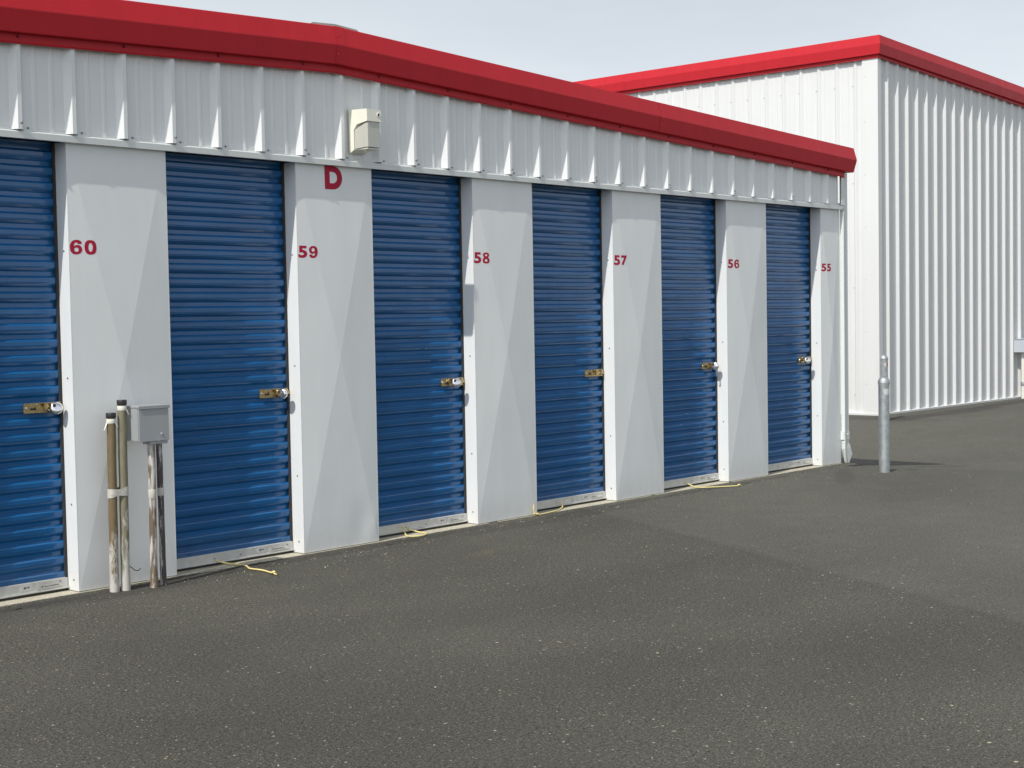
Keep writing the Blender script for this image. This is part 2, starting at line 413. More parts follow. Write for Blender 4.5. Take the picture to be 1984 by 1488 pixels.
bpart(mb, 'ridge_cap', M['ridge'], fix=False)
# side walls (right, left) and back
for sx, nm in ((XR, 'side_wall'), (XL, 'side_wall')):
    mb = MB(); pr = ribbed(.06, BACK, .2, KP, 0, 0)
    sg = 1 if sx == XR else -1
    mb.sheet([[(sx-sg*.02+sg*(-y), x, z) for x, y in pr] for z in (.01, zt(sx)-.19)])
    bpart(mb, nm, M['white'], fix=False)
mb = MB(); mb.face([(XL,BACK,0),(XR,BACK,0),(XR,BACK,zt(XR)-.02),(XC,BACK,zt(XC)-.02),(XL,BACK,zt(XL)-.02)]); bpart(mb, 'back_wall', M['white'], fix=False)
# corner trim right
mb = MB(); mb.box((XR-.05, -.047, 2.157), (XR+.002, -.044, zt(XR)-.2)); mb.box((XR+.002, -.037, .02), (XR+.005, -.03, zt(XR)-.2))
mb.box((XR-.004,-.0385,.02),(XR+.0055,-.0372,2.115))
bpart(mb, 'corner_trim', M['trim'])
# downspout with an elbow and strap
mb = MB()
dx0, dx1, dy0, dy1 = XR+.008, XR+.083, -.028, .004
mb.box((dx0, dy0, .17), (dx1, dy1, zt(XR)-.205))
el = [[(dx0,dy0,.17),(dx1,dy0,.17),(dx1,dy1,.17),(dx0,dy1,.17)],
      [(dx0+.005,dy0-.004,.12),(dx1+.02,dy0-.004,.135),(dx1+.02,dy1+.004,.135),(dx0+.005,dy1+.004,.12)],
      [(dx1-.010,dy0-.004,-.002),(dx1+.048,dy0-.004,.075),(dx1+.048,dy1+.004,.075),(dx1-.010,dy1+.004,-.002)]]
mb.sheet(el, 0, False, closed=True)
ds = bpart(mb, 'downspout', M['trim'], bevel=.003)
mb = MB(); mb.box((dx0-.012, dy0-.003, .20), (dx1+.003, dy1+.003, .27)); mb.lathe((dx0+.045, dy0-.003, .245), [(.006,0),(.006,-.004),(.002,-.007)], axis=(0,1,0), n=8)
bpart(mb, 'strap', M['trim'], parent=ds)

# ---- pilasters
BUL = .019
def bulge(x, z, w):
    z0, z1 = .008, H-.003; return BUL*max(0, min(2*(x-.006)/(w-.012), 2*(w-.006-x)/(w-.012), 2*(z-z0)/(z1-z0), 2*(z1-z)/(z1-z0)))
def dentf(x, z, seed, w):
    z0, z1 = .008, H-.003; rnd = Vector((seed*3.1, seed*1.7, 0))
    ed = max(0, min(x/.05, (w-x)/.05, (z-z0)/.08, (z1-z)/.08, 1))
    v = .0013*noise.noise(Vector((x*3.2, z*1.9, 0))+rnd)*ed + .0005*noise.noise(Vector((x*9, z*4, 3))+rnd)*ed
    if seed == 1:
        d1 = math.hypot((x-.42)/.10, (z-.13)/.12); v -= .006*math.exp(-d1*d1*1.6)
        d2 = math.hypot((x-.50)/.06, (z-.06)/.07); v += .005*math.exp(-d2*d2*2)
    return v
def conform(me, ox, oz, w, seed):
    bm = bmesh.new(); bm.from_mesh(me)
    for ax in (0, 2):
        k = .006
        while k < .15:
            pl = Vector((0,0,0)); pl[ax] = k; no = Vector((0,0,0)); no[ax] = 1
            bmesh.ops.bisect_plane(bm, geom=bm.verts[:]+bm.edges[:]+bm.faces[:], plane_co=pl, plane_no=no); k += .008
    bm.to_mesh(me); bm.free()
    for v in me.vertices: v.co.y -= bulge(v.co.x+ox, v.co.z+oz, w)+dentf(v.co.x+ox, v.co.z+oz, seed, w)+.0005
def pil_mesh(w, seed, dent=False):
    """local: x 0..w, face y=0, reveal to y=D; z .008..H"""
    mb = MB(); z0, z1 = .008, H-.003; cx, cz = w/2, (z0+z1)/2; bul = BUL; n = 18
    e = .006
    corners = [(e,z0),(w-e,z0),(w-e,z1),(e,z1)]
    def h(x, z): return dentf(x, z, seed, w)
    for k in range(4):
        a, b_ = corners[k], corners[(k+1) % 4]
        idx = {}
        for i in range(n+1):          # i: towards centre
            for j in range(n+1-i):
                t = i/n; s_ = j/n
                x = a[0]*(1-t-s_)+b_[0]*s_+cx*t; z = a[1]*(1-t-s_)+b_[1]*s_+cz*t
                idx[(i,j)] = len(mb.v); mb.v.append((x, -(t*bul+h(x, z)), z))
        for i in range(n):
            for j in range(n-i):
                mb.f.append((idx[(i,j)], idx[(i,j+1)], idx[(i+1,j)])); mb.m.append(0); mb.sm.append(True)
                if j < n-i-1:
                    mb.f.append((idx[(i,j+1)], idx[(i+1,j+1)], idx[(i+1,j)])); mb.m.append(0); mb.sm.append(True)
    # rim, returns
    mb.face([(0,0,z0),(0,0,z1),(e,0,z1),(e,0,z0)]); mb.face([(w-e,0,z0),(w-e,0,z1),(w,0,z1),(w,0,z0)])
    rw = [[(0, y, z0+(z1-z0)*k/30) for y in (0, D*.5, D+.03)] for k in range(31)]
    rw = [[(x+(.0015*noise.noise(Vector((z*2.2, seed*5, y*6))) if 0 < i < 2 else 0), y, z) for i, (x, y, z) in enumerate(r)] for r in rw]
    mb.sheet(rw, 0, False)
    mb.face([(w,0,z0),(w,D+.03,z0),(w,D+.03,z1),(w,0,z1)])
    mb.face([(0,0,z0),(w,0,z0),(w,D,z0),(0,D,z0)]); 
    # dark strips along the door guides, painting in the shade of the gap
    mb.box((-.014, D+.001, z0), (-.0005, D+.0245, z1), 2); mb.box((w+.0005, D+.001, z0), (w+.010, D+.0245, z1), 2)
    for z in (.06, .42, 1.02, 1.62):
        mb.lathe((0, D*.45, z+.01*seed % .05), [(.0045,0),(.0045,-.003),(.002,-.005)], axis=(1,0,0), n=8, mat=1)
    return mb
GL = {
 '6': ([(.96,.73),(.93,.88),(.76,.98),(.52,1.0),(.22,.92),(.04,.70),(.0,.46),(.06,.2),(.24,.04),(.50,0),(.78,.05),(.96,.2),(1.0,.35),(.94,.52),(.78,.63),(.58,.65),(.42,.61),(.34,.55),(.345,.68),(.41,.79),(.52,.82),(.61,.79),(.66,.72)], [(.53,.325,.18,.15)]),
 '8': ([(.5,1),(.78,.96),(.93,.83),(.93,.68),(.80,.54),(.95,.42),(1,.28),(.93,.10),(.74,.02),(.5,0),(.26,.02),(.07,.10),(0,.28),(.05,.42),(.20,.54),(.07,.68),(.07,.83),(.22,.96)], [(.5,.745,.16,.095),(.5,.28,.19,.125)]),
 '0': ([(.5,1),(.80,.94),(.95,.76),(1,.5),(.95,.24),(.80,.06),(.5,0),(.20,.06),(.05,.24),(0,.5),(.05,.76),(.20,.94)], [(.5,.5,.18,.30)]),
}
GL['9'] = ([(1-x, 1-y) for x, y in GL['6'][0]], [(1-a, 1-b_, c, d) for a, b_, c, d in GL['6'][1]])
def glyph(ch):
    """flat mesh data of one character in the unit box"""
    if ch in GL:
        cu = bpy.data.curves.new('t', 'CURVE'); cu.dimensions = '2D'; cu.fill_mode = 'BOTH'
        P, holes = GL[ch]; n = len(P); out = []
        for i in range(n):
            a, b_, c, d = (Vector(P[(i+q) % n]) for q in (-1, 0, 1, 2))
            for k in range(4):
                t = k/4; out.append(0.5*((2*b_)+(-a+c)*t+(2*a-5*b_+4*c-d)*t*t+(-a+3*b_-3*c+d)*t**3))
        cons = [out]+[[Vector((a+c*math.cos(math.tau*k/28), b_+d*math.sin(math.tau*k/28))) for k in range(28)] for a, b_, c, d in holes]
        for con in cons:
            sp = cu.splines.new('POLY'); sp.points.add(len(con)-1); sp.use_cyclic_u = True
            for p_, q in zip(sp.points, con): p_.co = (q.x, q.y, 0, 1)
    else:
        cu = bpy.data.curves.new('t', 'FONT'); cu.body = ch; cu.offset = {'5': .038, '7': .05}.get(ch, .06); cu.resolution_u = 6
    ob = bpy.data.objects.new('t', cu); COL.objects.link(ob); bpy.context.view_layer.update()
    me = bpy.data.meshes.new_from_object(ob.evaluated_get(bpy.context.evaluated_depsgraph_get()))
    bpy.data.objects.remove(ob)
    x = [v.co.x for v in me.vertices]; y = [v.co.y for v in me.vertices]
    vs = [((v.co.x-min(x))/(max(x)-min(x)), (v.co.y-min(y))/(max(y)-min(y))) for v in me.vertices]
    fs = [tuple(p_.vertices) for p_ in me.polygons]; bpy.data.meshes.remove(me); return vs, fs
def text_mesh(body, height, width, off=0):
    n = len(body); gap = .012 if n > 1 else 0; gw = (width-gap*(n-1))/n; V, F = [], []
    for i, ch in enumerate(body):
        vs, fs = glyph(ch); o_ = len(V)
        V += [(i*(gw+gap)+x*gw, 0, y*height) for x, y in vs]; F += [tuple(q+o_ for q in f_) for f_ in fs]
    me = bpy.data.meshes.new('number'); me.from_pydata(V, [], F); me.update(); return me
PX = [(k, k*PW) for k in range(-2, 6)]
names = {0:'60', 1:'59', 2:'58', 3:'57', 4:'56', 5:'55'}
NX = {0:(.006,1.602,.137,.069), 1:(.007,1.612,.130,.066), 2:(.006,1.605,.130,.068), 3:(.010,1.615,.136,.068), 4:(.016,1.614,.142,.067), 5:(.010,1.607,.139,.064)}
for k, x in PX:
    w = WW if k < 5 else XR-.004-x
    mb = pil_mesh(w, k, dent=(k == 1))
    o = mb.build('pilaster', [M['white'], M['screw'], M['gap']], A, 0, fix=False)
    o.location = (x-XC, 0, 0)
    if k == 1: o['label'] = 'white pilaster below the wall light with a dent at its lower right corner'
    if k in names:
        nx, nz_, nw, nh = NX[k]
        me = text_mesh(names[k], nh, nw, .06); conform(me, nx, nz_, w, k); me.materials.append(M['num'])
        t = bpy.data.objects.new('unit_number', me); COL.objects.link(t); t.parent = o; t.location = (nx, 0, nz_)
        t['label'] = 'red unit number %s' % names[k]
    if k == 1:
        me = text_mesh('D', .131, .128, .075); conform(me, 1.589-x, 1.992, w, k); me.materials.append(M['num'])
        t = bpy.data.objects.new('building_letter', me); COL.objects.link(t); t.parent = o; t.location = (1.589-x, 0, 1.992)
        t['label'] = 'large red building letter D'

# ---- doors (modelled once, copied)
DW = PW-WW
def door_proto():
    mb = MB(); z = .068; rows = []; per = .0738; zs_ = []
    yF, yB = D+.006, D+.0215
    k = 0
    while z < H+.05:
        # from the bottom up: front flat, up-facing slope, recess, down-facing slope
        zs_ += [(z, yF+.001), (z+.004, yF), (z+.0215, yF), (z+.0245, yF+.0012), (z+.0295, yF+.0068), (z+.0315, yB-.002), (z+.034, yB), (z+.0525, yB), (z+.0540, yB-.001), (z+.0690, yF+.0022), (z+.0715, yF+.001)]
        z += per; k += 1
    nx = 7
    for zz, yy in zs_:
        rows.append([(-.0+DW*i/nx, yy+.0010*noise.noise(Vector((i*.9, zz*2.4, 1))), zz) for i in range(nx+1)])
    mb.sheet(rows, 0, True)
    return mb.build('roller_door', M['blue'], A, 0, fix=False)
door = door_proto()
# smooth-by-angle look: keep facets crisp
for p_ in door.data.polygons: p_.use_smooth = False
# bottom bar: extruded aluminium
mb = MB()
pr = [(D+.03,.070),(D+.004,.070),(D-.001,.066),(D-.001,.028),(D-.008,.025),(D-.010,.021),(D-.008,.018),(D+.03,.018)]
mb.sheet([[(x, y, z) for y, z in pr] for x in (.004, DW-.004)])
for x in (.06, .30, .47): mb.lathe((x, D-.001, .042), [(.004,0),(.004,-.002),(.001,-.004)], axis=(0,1,0), n=8, mat=1)
# thin sticker and latch keeper
mb.box((DW-.25, D-.0022, .034), (DW-.19, D-.0012, .062), 2); mb.box((DW-.235, D-.0026, .043), (DW-.223, D-.0022, .053), 3); mb.box((DW-.219, D-.0026, .046), (DW-.205, D-.0022, .052), 4)
mb.box((DW-.165, D-.004, .030), (DW-.03, D-.0012, .064), 5)
mb.box((DW-.13, D-.007, .040), (DW-.05, D-.004, .0445), 6); mb.lathe((DW-.142, D-.004, .044), [(.006,0),(.006,-.003),(.003,-.005)], axis=(0,1,0), n=10, mat=1)
mb.lathe((DW-.045, D-.004, .055), [(.004,0),(.004,-.002)], axis=(0,1,0), n=8, mat=1)
M['sticker'] = painted('pale_sticker', (.52,.52,.50), .5, .05); M['stickred'] = painted('sticker_red', (.16,.09,.09), .5, .05); M['stickblue'] = painted('sticker_blue', (.12,.12,.15), .5, .05)
bar = mb.build('bottom_bar', [M['alu'], M['screw'], M['sticker'], M['stickred'], M['stickblue'], M['alu'], M['chrome']], door, 0, fix=False)
# rubber seal under the bar
mb = MB(); mb.box((.002, D+.004, .0045), (DW-.002, D+.022, .0175)); seal = mb.build('bottom_seal', M['black'], door)
# slide latch
mb = MB(); lx, lz, lw, lh, ly = DW-.205, .862, .192, .047, D+.004
mb.box((lx, ly-.002, lz), (lx+lw, ly+.001, lz+lh))
mb.box((lx, ly-.010, lz), (lx+lw, ly-.002, lz+.0022)); mb.box((lx, ly-.010, lz+lh-.0022), (lx+lw, ly-.002, lz+lh))
mb.box((lx+.035, ly-.0026, lz+.013), (lx+.10, ly-.002, lz+.0225), 1)
mb.box((lx+.060, ly-.009, lz+.014), (lx+lw+.015, ly-.003, lz+.031)); mb.box((lx+.105, ly-.013, lz+.009), (lx+.118, ly-.002, lz+.038)); mb.box((lx+.165, ly-.013, lz+.006), (lx+.176, ly-.002, lz+.041))
mb.box((lx+.098, ly-.02, lz+.020), (lx+.104, ly-.009, lz+.044))
for q in ((lx+.014, lz+.024),(lx+.13, lz+.010),(lx+.07, lz+.040),(lx+.188, lz+.035)): mb.lathe((q[0], ly-.002, q[1]), [(.0062,0),(.0055,-.003),(.002,-.0045)], axis=(0,1,0), n=10, mat=2)
latch = mb.build('latch', [M['brass'], M['gap'], M['chrome']], door, .0006)
doors = {}
for k in range(-2, 6):
    o = door if k == -2 else copy_tree(door, A)
    o.location = (k*PW-DW-XC, 0, 0); doors[k] = o
# ropes: world points relative to the door they belong to
def rope(k, ctrl, knots, r=.0042):
    ox = k*PW-DW
    mb = MB(); pts = curve_pts([(x-ox, y, z) for x, y, z in ctrl], 10)
    mb.tube(pts, r, 8)
    for (x, y, z) in knots:
        x -= ox
        loop = [(x+.010*math.cos(t)*(1+.3*math.sin(2*t)), y+.008*math.sin(t), z+.005+.003*math.sin(2*t)) for t in [i*.5 for i in range(15)]]
        mb.tube(loop, r*1.05, 8)
    return mb.build('pull_rope', M['rope'], doors[k])
e = .009
rope(1, [(.86,.085,.03),(.90,.05,.016),(.935,-.015,e),(.93,-.08,e),(.895,-.15,e),(.90,-.24,e),(.885,-.32,e),(.872,-.37,e),(.864,-.40,e)], [(.872,-.365,e)])
rope(2, [(2.22,.088,.05),(2.20,.06,.02),(2.165,.005,e),(2.165,-.04,e),(2.21,-.062,e),(2.27,-.045,e),(2.31,.01,e),(2.30,.05,.012),(2.26,.086,.03)], [])
rope(3, [(3.27,-.02,.075),(3.262,-.022,.045),(3.275,-.028,.018),(3.29,-.035,e),(3.34,-.028,e),(3.42,-.02,e),(3.52,.0,e),(3.60,.035,.011),(3.65,.06,.02),(3.665,.086,.045)], [(3.268,-.026,.012),(3.285,-.035,e)])
rope(4, [(5.10,.087,.035),(5.12,.05,.015),(5.10,.0,e),(5.11,-.06,e),(5.19,-.12,e),(5.27,-.17,e),(5.33,-.205,e),(5.37,-.215,e)], [(5.352,-.21,e)])
for k in doors: pass

# ------------------------------------------------------------------ padlocks
def disc_lock(k, dx, face, label, key=False):
    """stainless disc lock hanging at the latch; face = direction the flat side points"""
    x = k*PW+dx; z = .880; t = thing('disc_padlock', label, 'padlock', (x, D-.030, z), 'round padlocks on the door latches')
    a = Vector(face).normalized()
    mb = MB(); R_ = .029
    mb.lathe((0,0,0), [(.006,-.0115),(.022,-.0115),(.027,-.009),(R_,-.005),(R_,.005),(.027,.009),(.022,.0115),(.006,.0115)], axis=a, n=36)
    u = a.orthogonal().normalized(); w = a.cross(u)
    up = Vector((0,0,1)); sd = up.cross(a).normalized()
    c = up*.012 - sd*.012
    mb.lathe(tuple(c), [(.0085,.0118),(.0085,.0122)], axis=a, n=16, mat=1); mb.lathe(tuple(c), [(.0085,-.0122),(.0085,-.0118)], axis=a, n=16, mat=1)
    mb.build('lock_body', [M['chrome'], M['gap']], t)
    mb = MB(); mb.tube([tuple(up*.012-sd*.012 + (up*math.cos(q)+sd*math.sin(q))*.0115) for q in [i*.45 for i in range(-2, 6)]], .004, 8); mb.build('shackle', M['chrome'], t)
    if key:
        mb = MB(); mb.box((-.002,-.012,-.062),(.002,-.002,-.028)); mb.lathe((0,-.006,-.070), [(.009,-.001),(.009,.001)], axis=(1,0,0), n=14); mb.build('key', M['chrome'], t)
disc_lock(0, -.052, (-.35,-.9,.15), 'chrome disc padlock on the latch of the leftmost visible door')
disc_lock(1, -.075, (-.97,-.25,0), 'chrome disc padlock seen edge on, on the door left of number 59')
disc_lock(2, -.105, (-.45,-.85,.1), 'chrome disc padlock facing out on the door left of number 58')
disc_lock(4, -.075, (-.93,-.35,0), 'chrome padlock with a key hanging from it, on the door left of number 56', key=True)
disc_lock(5, -.120, (-.4,-.9,.1), 'chrome disc padlock on the farthest door, left of number 55')

# ------------------------------------------------------------------ wall light
t = thing('wall_light', 'cream plastic wall light with frosted lens above the letter D', 'wall light', (1.756, -.036, 2.2))
w_, dp = .108, .134
mb = MB()
sidep = [(0,0),(0,.235),(-dp,.228),(-dp-.002,.162),(-.052,.150),(-.026,.120),(-.026,.012),(0,0)]
sidep = [(y, z) for y, z in sidep[:-1]]
L_ = [(0, y, z) for y, z in sidep]; R_ = [(w_, y, z) for y, z in sidep]
mb.face(L_); mb.face(R_[::-1])
for i in range(len(sidep)): j = (i+1) % len(sidep); mb.face([L_[i], R_[i], R_[j], L_[j]])
mb.box((-.004, .0, -.004), (w_+.004, .012, .239))
mb.build('housing', M['cream'], t, bevel=.003)
mb = MB(); q0 = [(.004,-.028,.018),(w_-.004,-.028,.018),(w_-.008,-dp+.004,.022),(.008,-dp+.004,.022)]
q1 = [(.004,-.028,.122),(w_-.004,-.028,.122),(w_-.008,-dp+.004,.160),(.008,-dp+.004,.160)]
mb.sheet([q0, q1], 0, False, closed=True); mb.face(q0[::-1]); mb.face(q1)
mb.box((.012,-dp+.012,.010),(w_-.012,-.03,.0185),1)
mb.lathe((.05,-.07,.010),[(.020,0),(.020,-.006),(.012,-.012)],axis=(0,0,1),n=16,mat=1)
mb.build('lens', [M['lens'], M['cream']], t, bevel=.003)
mb = MB(); mb.lathe((w_*.80,-dp-.001,.200),[(.0125,0),(.0125,-.003),(.009,-.004),(.008,-.001)],axis=(0,1,0),n=18); mb.lathe((w_*.80,-dp-.0012,.200),[(.006,-.0005),(.006,-.0025)],axis=(0,1,0),n=12,mat=1)
mb.build('photocell', [M['tape'], M['black']], t)

# ------------------------------------------------------------------ electrical box with two conduits beneath
t = thing('electrical_box', 'grey metal electrical box on the pilaster numbered 60, fed by two stained conduits', 'electrical box', (.228, -.10, 0))
mb = MB(); bx0, bx1, by0, by1, bz0, bz1 = 0, .172, -.090, .012, .712, .880
mb.box((bx0, by0+.008, bz0), (bx1, by1, bz1-.004)); enc = mb.build('enclosure', M['boxgrey'], t, bevel=.002)
mb = MB()
mb.box((bx0+.002, by0, bz0-.004), (bx1-.002, by0+.006, bz1-.012)); mb.lathe((.128, by0, bz0+.028), [(.007,0),(.0065,-.003),(.003,-.004)], axis=(0,1,0), n=16)
mb.build('cover', M['boxgrey'], t, bevel=.0015)
mb = MB(); mb.box((bx0-.003, by0-.006, bz1-.010), (bx1+.003, by1, bz1)); mb.box((bx0-.003, by0-.006, bz1-.016), (bx1+.003, by0-.003, bz1-.0095)); mb.build('rain_lid', M['boxgrey'], t, bevel=.0015)
mb = MB(); mb.box((.065, -.085, .692), (.165, -.02, .7115)); mb.build('hub_plate', M['boxgrey'], t, bevel=.002)
mb = MB(); mb.box((.098,by0-.006,bz0-.006),(.112,by0-.001,bz0+.002)); mb.build('hasp', M['chrome'], t)
def pipe(parent, x, y, z0, z1, r, mat, name='conduit', lean=(0,0), flare=0):
    mb = MB(); n_ = 14; pts = []; rr = []
    for i in range(n_+1):
        f_ = i/n_; z = z0+(z1-z0)*f_
        pts.append((x+lean[0]*f_+.0006*math.sin(i*1.7), y+lean[1]*f_, z)); rr.append(r*(1+flare*max(0, .12-f_)/.12))
    mb.tube(pts, rr, 20); return mb.build(name, mat, parent)
c3 = pipe(t, .083, -.058, -.02, .694, .0180, M['con3'], lean=(.006,0), flare=.18); c4 = pipe(t, .146, -.044, -.02, .694, .0150, M['con4'], lean=(-.004,0), flare=.1)
mb = MB(); mb.lathe((.0868,-.058,.432), [(.0186,0),(.0193,.002),(.0193,.041),(.0186,.043)], n=20); mb.build('tape_band', M['oldtape'], c3)
mb = MB(); mb.lathe((.144,-.044,.438), [(.0158,0),(.0166,.002),(.0166,.036),(.0158,.038)], n=20); mb.build('tape_band', M['oldtape'], c4)

# two free standing capped conduits
def free_conduit(x, y, h, mat, label):
    t = thing('capped_conduit', label, 'conduit', (x, y, 0), 'capped conduits standing by the pilaster numbered 60')
    pipe(t, 0, 0, -.02, h-.02, .0212, mat, 'pipe', lean=(.008, 0), flare=.12)
    mb = MB(); mb.lathe((.008,0,h-.022), [(.0232,0),(.0237,.002),(.0237,.020),(.022,.0235)], n=24); mb.build('cap', M['black'], t)
    mb = MB(); mb.lathe((.0078,0,h-.048), [(.0216,0),(.0221,.001),(.0221,.020),(.0216,.021)], n=24)
    tp = mb.build('tape', M['tape'], t)
    for a0, ln in (((3.2,.034),(5.3,.020)) if h < .88 else ((5.2,.024),)):
        mb = MB(); c_, s_ = math.cos(a0), math.sin(a0); w0 = Vector((-s_, c_, 0))*.006; q = Vector((.0078+c_*.0228, s_*.0228, h-.044)); dn = Vector((c_*.5, s_*.5, -1))*ln
        o_ = Vector((c_, s_, 0))*.0008; A_ = [q-w0, q+w0, q+w0*.5+dn, q-w0*.2+dn*1.1]
        mb.face(A_); mb.face([v+o_ for v in A_][::-1])
        for k_ in range(4): mb.face([A_[k_], A_[(k_+1)%4], A_[(k_+1)%4]+o_, A_[k_]+o_])
        mb.build('loose_tape_end', M['tape'], t)
    return t
fc1 = free_conduit(.1265, -.102, .850, M['con1'], 'brown weathered conduit with black cap, shorter and left of the taped pair')
fc2 = free_conduit(.1815, -.112, .909, M['con2'], 'olive weathered conduit with black cap, taller of the taped pair beside the electrical box')
# the tape that straps the pair (loop of two arcs)
cx1, cy1, cx2, cy2, r_ = .0, 0, .0550, -.010, .0232
loop = []
for i in range(13): a = rad(90+180*i/12); loop.append((cx1+.004+r_*math.cos(a), cy1+r_*math.sin(a)))
for i in range(13): a = rad(-90+180*i/12); loop.append((cx2+.004+r_*math.cos(a), cy2+r_*math.sin(a)))
mb = MB()
for dz, tilt, g_ in ((.452, -.25, 0), (.440, .10, .0009)):
    rows = []
    for q in (0, .030):
        rows.append([(x*(1+g_), y*(1+g_*20)-g_, dz+q-tilt*x+ .02*(tilt>0)) for x, y in loop])
    mb.sheet(rows, 0, True, closed=True)
tb = mb.build('strapping_tape', M['oldtape'], fc1, fix=False)
# stub of black wire at the foot of the taller conduit
mb = MB(); mb.tube(curve_pts([(.02,-.005,.115),(.035,-.012,.100),(.048,-.015,.090),(.066,-.014,.088),(.078,-.012,.096)], 5), .0022, 8); mb.build('wire_stub', M['black'], fc2)

# ------------------------------------------------------------------ bollards
def bollard(x, y, z, h, r, label, band):
    t = thing('bollard', label, 'bollard', (x, y, z), 'galvanised bollards')
    mb = MB(); mb.lathe((0,0,-.05), [(r,0),(r,h-.012)], n=32); mb.build('post', M['galv'], t)
    mb = MB(); R2 = r*1.10; z0 = h-.060
    for q in ([(r*1.02,0),(r*1.03,.022)],[(r*1.03,.022),(R2,.0235)],[(R2,.0235),(R2,.031)]): mb.lathe((0,0,z0-.026), q, n=32, cap=False)
    mb.lathe((0,0,z0+.004), [(R2,0),(R2*.97,.003)], n=32, cap=False)
    mb.lathe((0,0,z0+.004), [(R2*math.cos(a)*.98, .002+.050*math.sin(a)) for a in [i*rad(10) for i in range(0, 9)]]+[(.002,.0525)], n=32, cap=False)
    mb.build('cap', M['galv'], t)
    mb = MB(); rows = []
    for zz in (h-.150, h-.105):
        rows.append([(math.cos(a)*(r+.001), math.sin(a)*(r+.001), zz) for a in [rad(-150+6*i) for i in range(10)]])
    mb.sheet(rows, 0, True); mb.build('sticker', M['sticker'], t, fix=False)
    if band:
        mb = MB(); rows = []
        for zz in (h-.150, h-.100): rows.append([(math.cos(a)*(r+.001), math.sin(a)*(r+.001), zz) for a in [rad(-112+5*i) for i in range(9)]])
        mb.sheet(rows, 0, True); mb.build('red_reflector', M['redband'], t, fix=False)
    return t
bollard(6.812, -.616, 0, .765, .043, 'galvanised steel bollard standing at the near building corner, the closer one', False)
bollard(13.367, 2.81, -.135, .858, .049, 'farther galvanised bollard with a red reflector, rising behind the nearer one', True)

# ------------------------------------------------------------------ far building
BX, BY, BZ = 14.149, 3.297, -.12; BXE, BYE = 24.0, 18.0; ZB = 4.915
def ztb(x): return ZB-.0425*(x-BX+.12)
B = thing('metal_building', 'taller white ribbed metal building with bright red roof trim at the right', 'building', (BX, BY, BZ))
OB = (BX, BY, BZ)
pr = ribbed(BX+.0, BXE, 14.417, .2885, 0, 0, yb=BY+.002, h=.036)
mb = panel_mesh([(x, y) for x, y in pr], BZ+.03, lambda x: ztb(x)-.22); bpart(mb, 'front_wall', M['white2'], B, off=OB, fix=False)
pr = ribbed(-BYE, -BY-.10, -3.604, .2771, 0, 0, yb=0, h=.024)
mb = MB(); mb.sheet([[(BX+.012+y, -x, z) for x, y in pr] for z in (BZ+.03, ZB-.22)])
for n_ in range(0, 40):
    yy = 3.618+n_*.2771+.04
    for zz in (.15, 1.6, 3.0, 4.3): mb.lathe((BX+.012, yy, zz), [(.009,0),(.009,-.004),(.003,-.007)], axis=(1,0,0), n=8, mat=1)
bpart(mb, 'side_wall', [M['white2'], M['paintscrew']], B, off=OB, fix=False)
mb = MB()
mb.face([(BXE,BY+.02,BZ),(BXE,BYE,BZ),(BXE,BYE,ztb(BXE)-.02),(BXE,BY+.02,ztb(BXE)-.02)])
mb.face([(BX+.02,BYE,BZ),(BXE,BYE,BZ),(BXE,BYE,ztb(BXE)-.02),(BX+.02,BYE,ZB-.02)])
mb.face([(BX+.05,BY+.05,ZB-.02),(BXE,BY+.05,ztb(BXE)-.02),(BXE,BYE,ztb(BXE)-.02),(BX+.05,BYE,ZB-.02)])
bpart(mb, 'rear_wall_and_roof', M['white2'], B, off=OB, fix=False)
# corner trim, base flashing
mb = MB(); mb.box((BX-.030, BY-.030, BZ+.03), (BX+.060, BY-.027, ZB-.2)); mb.box((BX-.033, BY-.030, BZ+.03), (BX-.030, BY+.20, ZB-.2))
mb.box((BX-.030, BY+.197, BZ+.03), (BX+.012, BY+.20, ZB-.2))
for zz in (.3, 1.0, 1.7, 2.4, 3.1, 3.8, 4.4): mb.lathe((BX-.033, BY+.16, zz), [(.008,0),(.008,-.004)], axis=(1,0,0), n=8, mat=1)
bpart(mb, 'corner_trim', [M['white2'], M['paintscrew']], B, off=OB)
mb = MB()
for a_, b_ in (((BX-.045, BY-.045), (BXE, BY-.045)),):
    mb.sheet([[(BX-.045,BY-.045,BZ+.0),(BXE,BY-.045,BZ+.0)],[(BX-.047,BY-.047,BZ+.024),(BXE,BY-.047,BZ+.024)],[(BX-.015,BY-.015,BZ+.034),(BXE,BY-.015,BZ+.034)],[(BX+.02,BY+.02,BZ+.0345),(BXE,BY+.02,BZ+.0345)]])
    mb.sheet([[(BX-.045,BY-.045,BZ+.0),(BX-.045,BYE,BZ+.0)],[(BX-.047,BY-.047,BZ+.024),(BX-.047,BYE,BZ+.024)],[(BX-.015,BY-.015,BZ+.034),(BX-.015,BYE,BZ+.034)],[(BX+.02,BY+.02,BZ+.0345),(BX+.02,BYE,BZ+.0345)]])
bpart(mb, 'base_flashing', M['white2'], B, off=OB, fix=False)
RB = [(.0,.0),(.078,.0),(.082,-.004),(.101,-.115),(.101,-.121),(.082,-.244),(.078,-.248),(.042,-.244),(.042,-.285),(.050,-.292)]
mb = MB()
def stb(x, y, ox, oy, zz): return [(x+ox*o_, y+oy*o_, zz+z) for o_, z in RB]
mb.sheet([stb(BX,BY,-1,-1,ZB), stb(BXE,BY,0,-1,ztb(BXE)-.005)])
bpart(mb, 'rake_trim', M['red'], B, off=OB, fix=False)
M['red2'] = painted('sunlit_side_red_steel', (.56,.030,.034), .42, .04, wave=.002, spec=.45)
mb = MB(); mb.sheet([stb(BX,BY,-1,-1,ZB), stb(BX,BYE,-1,0,ZB)][::-1]); bpart(mb, 'eave_trim', M['red'], B, off=OB, fix=False)

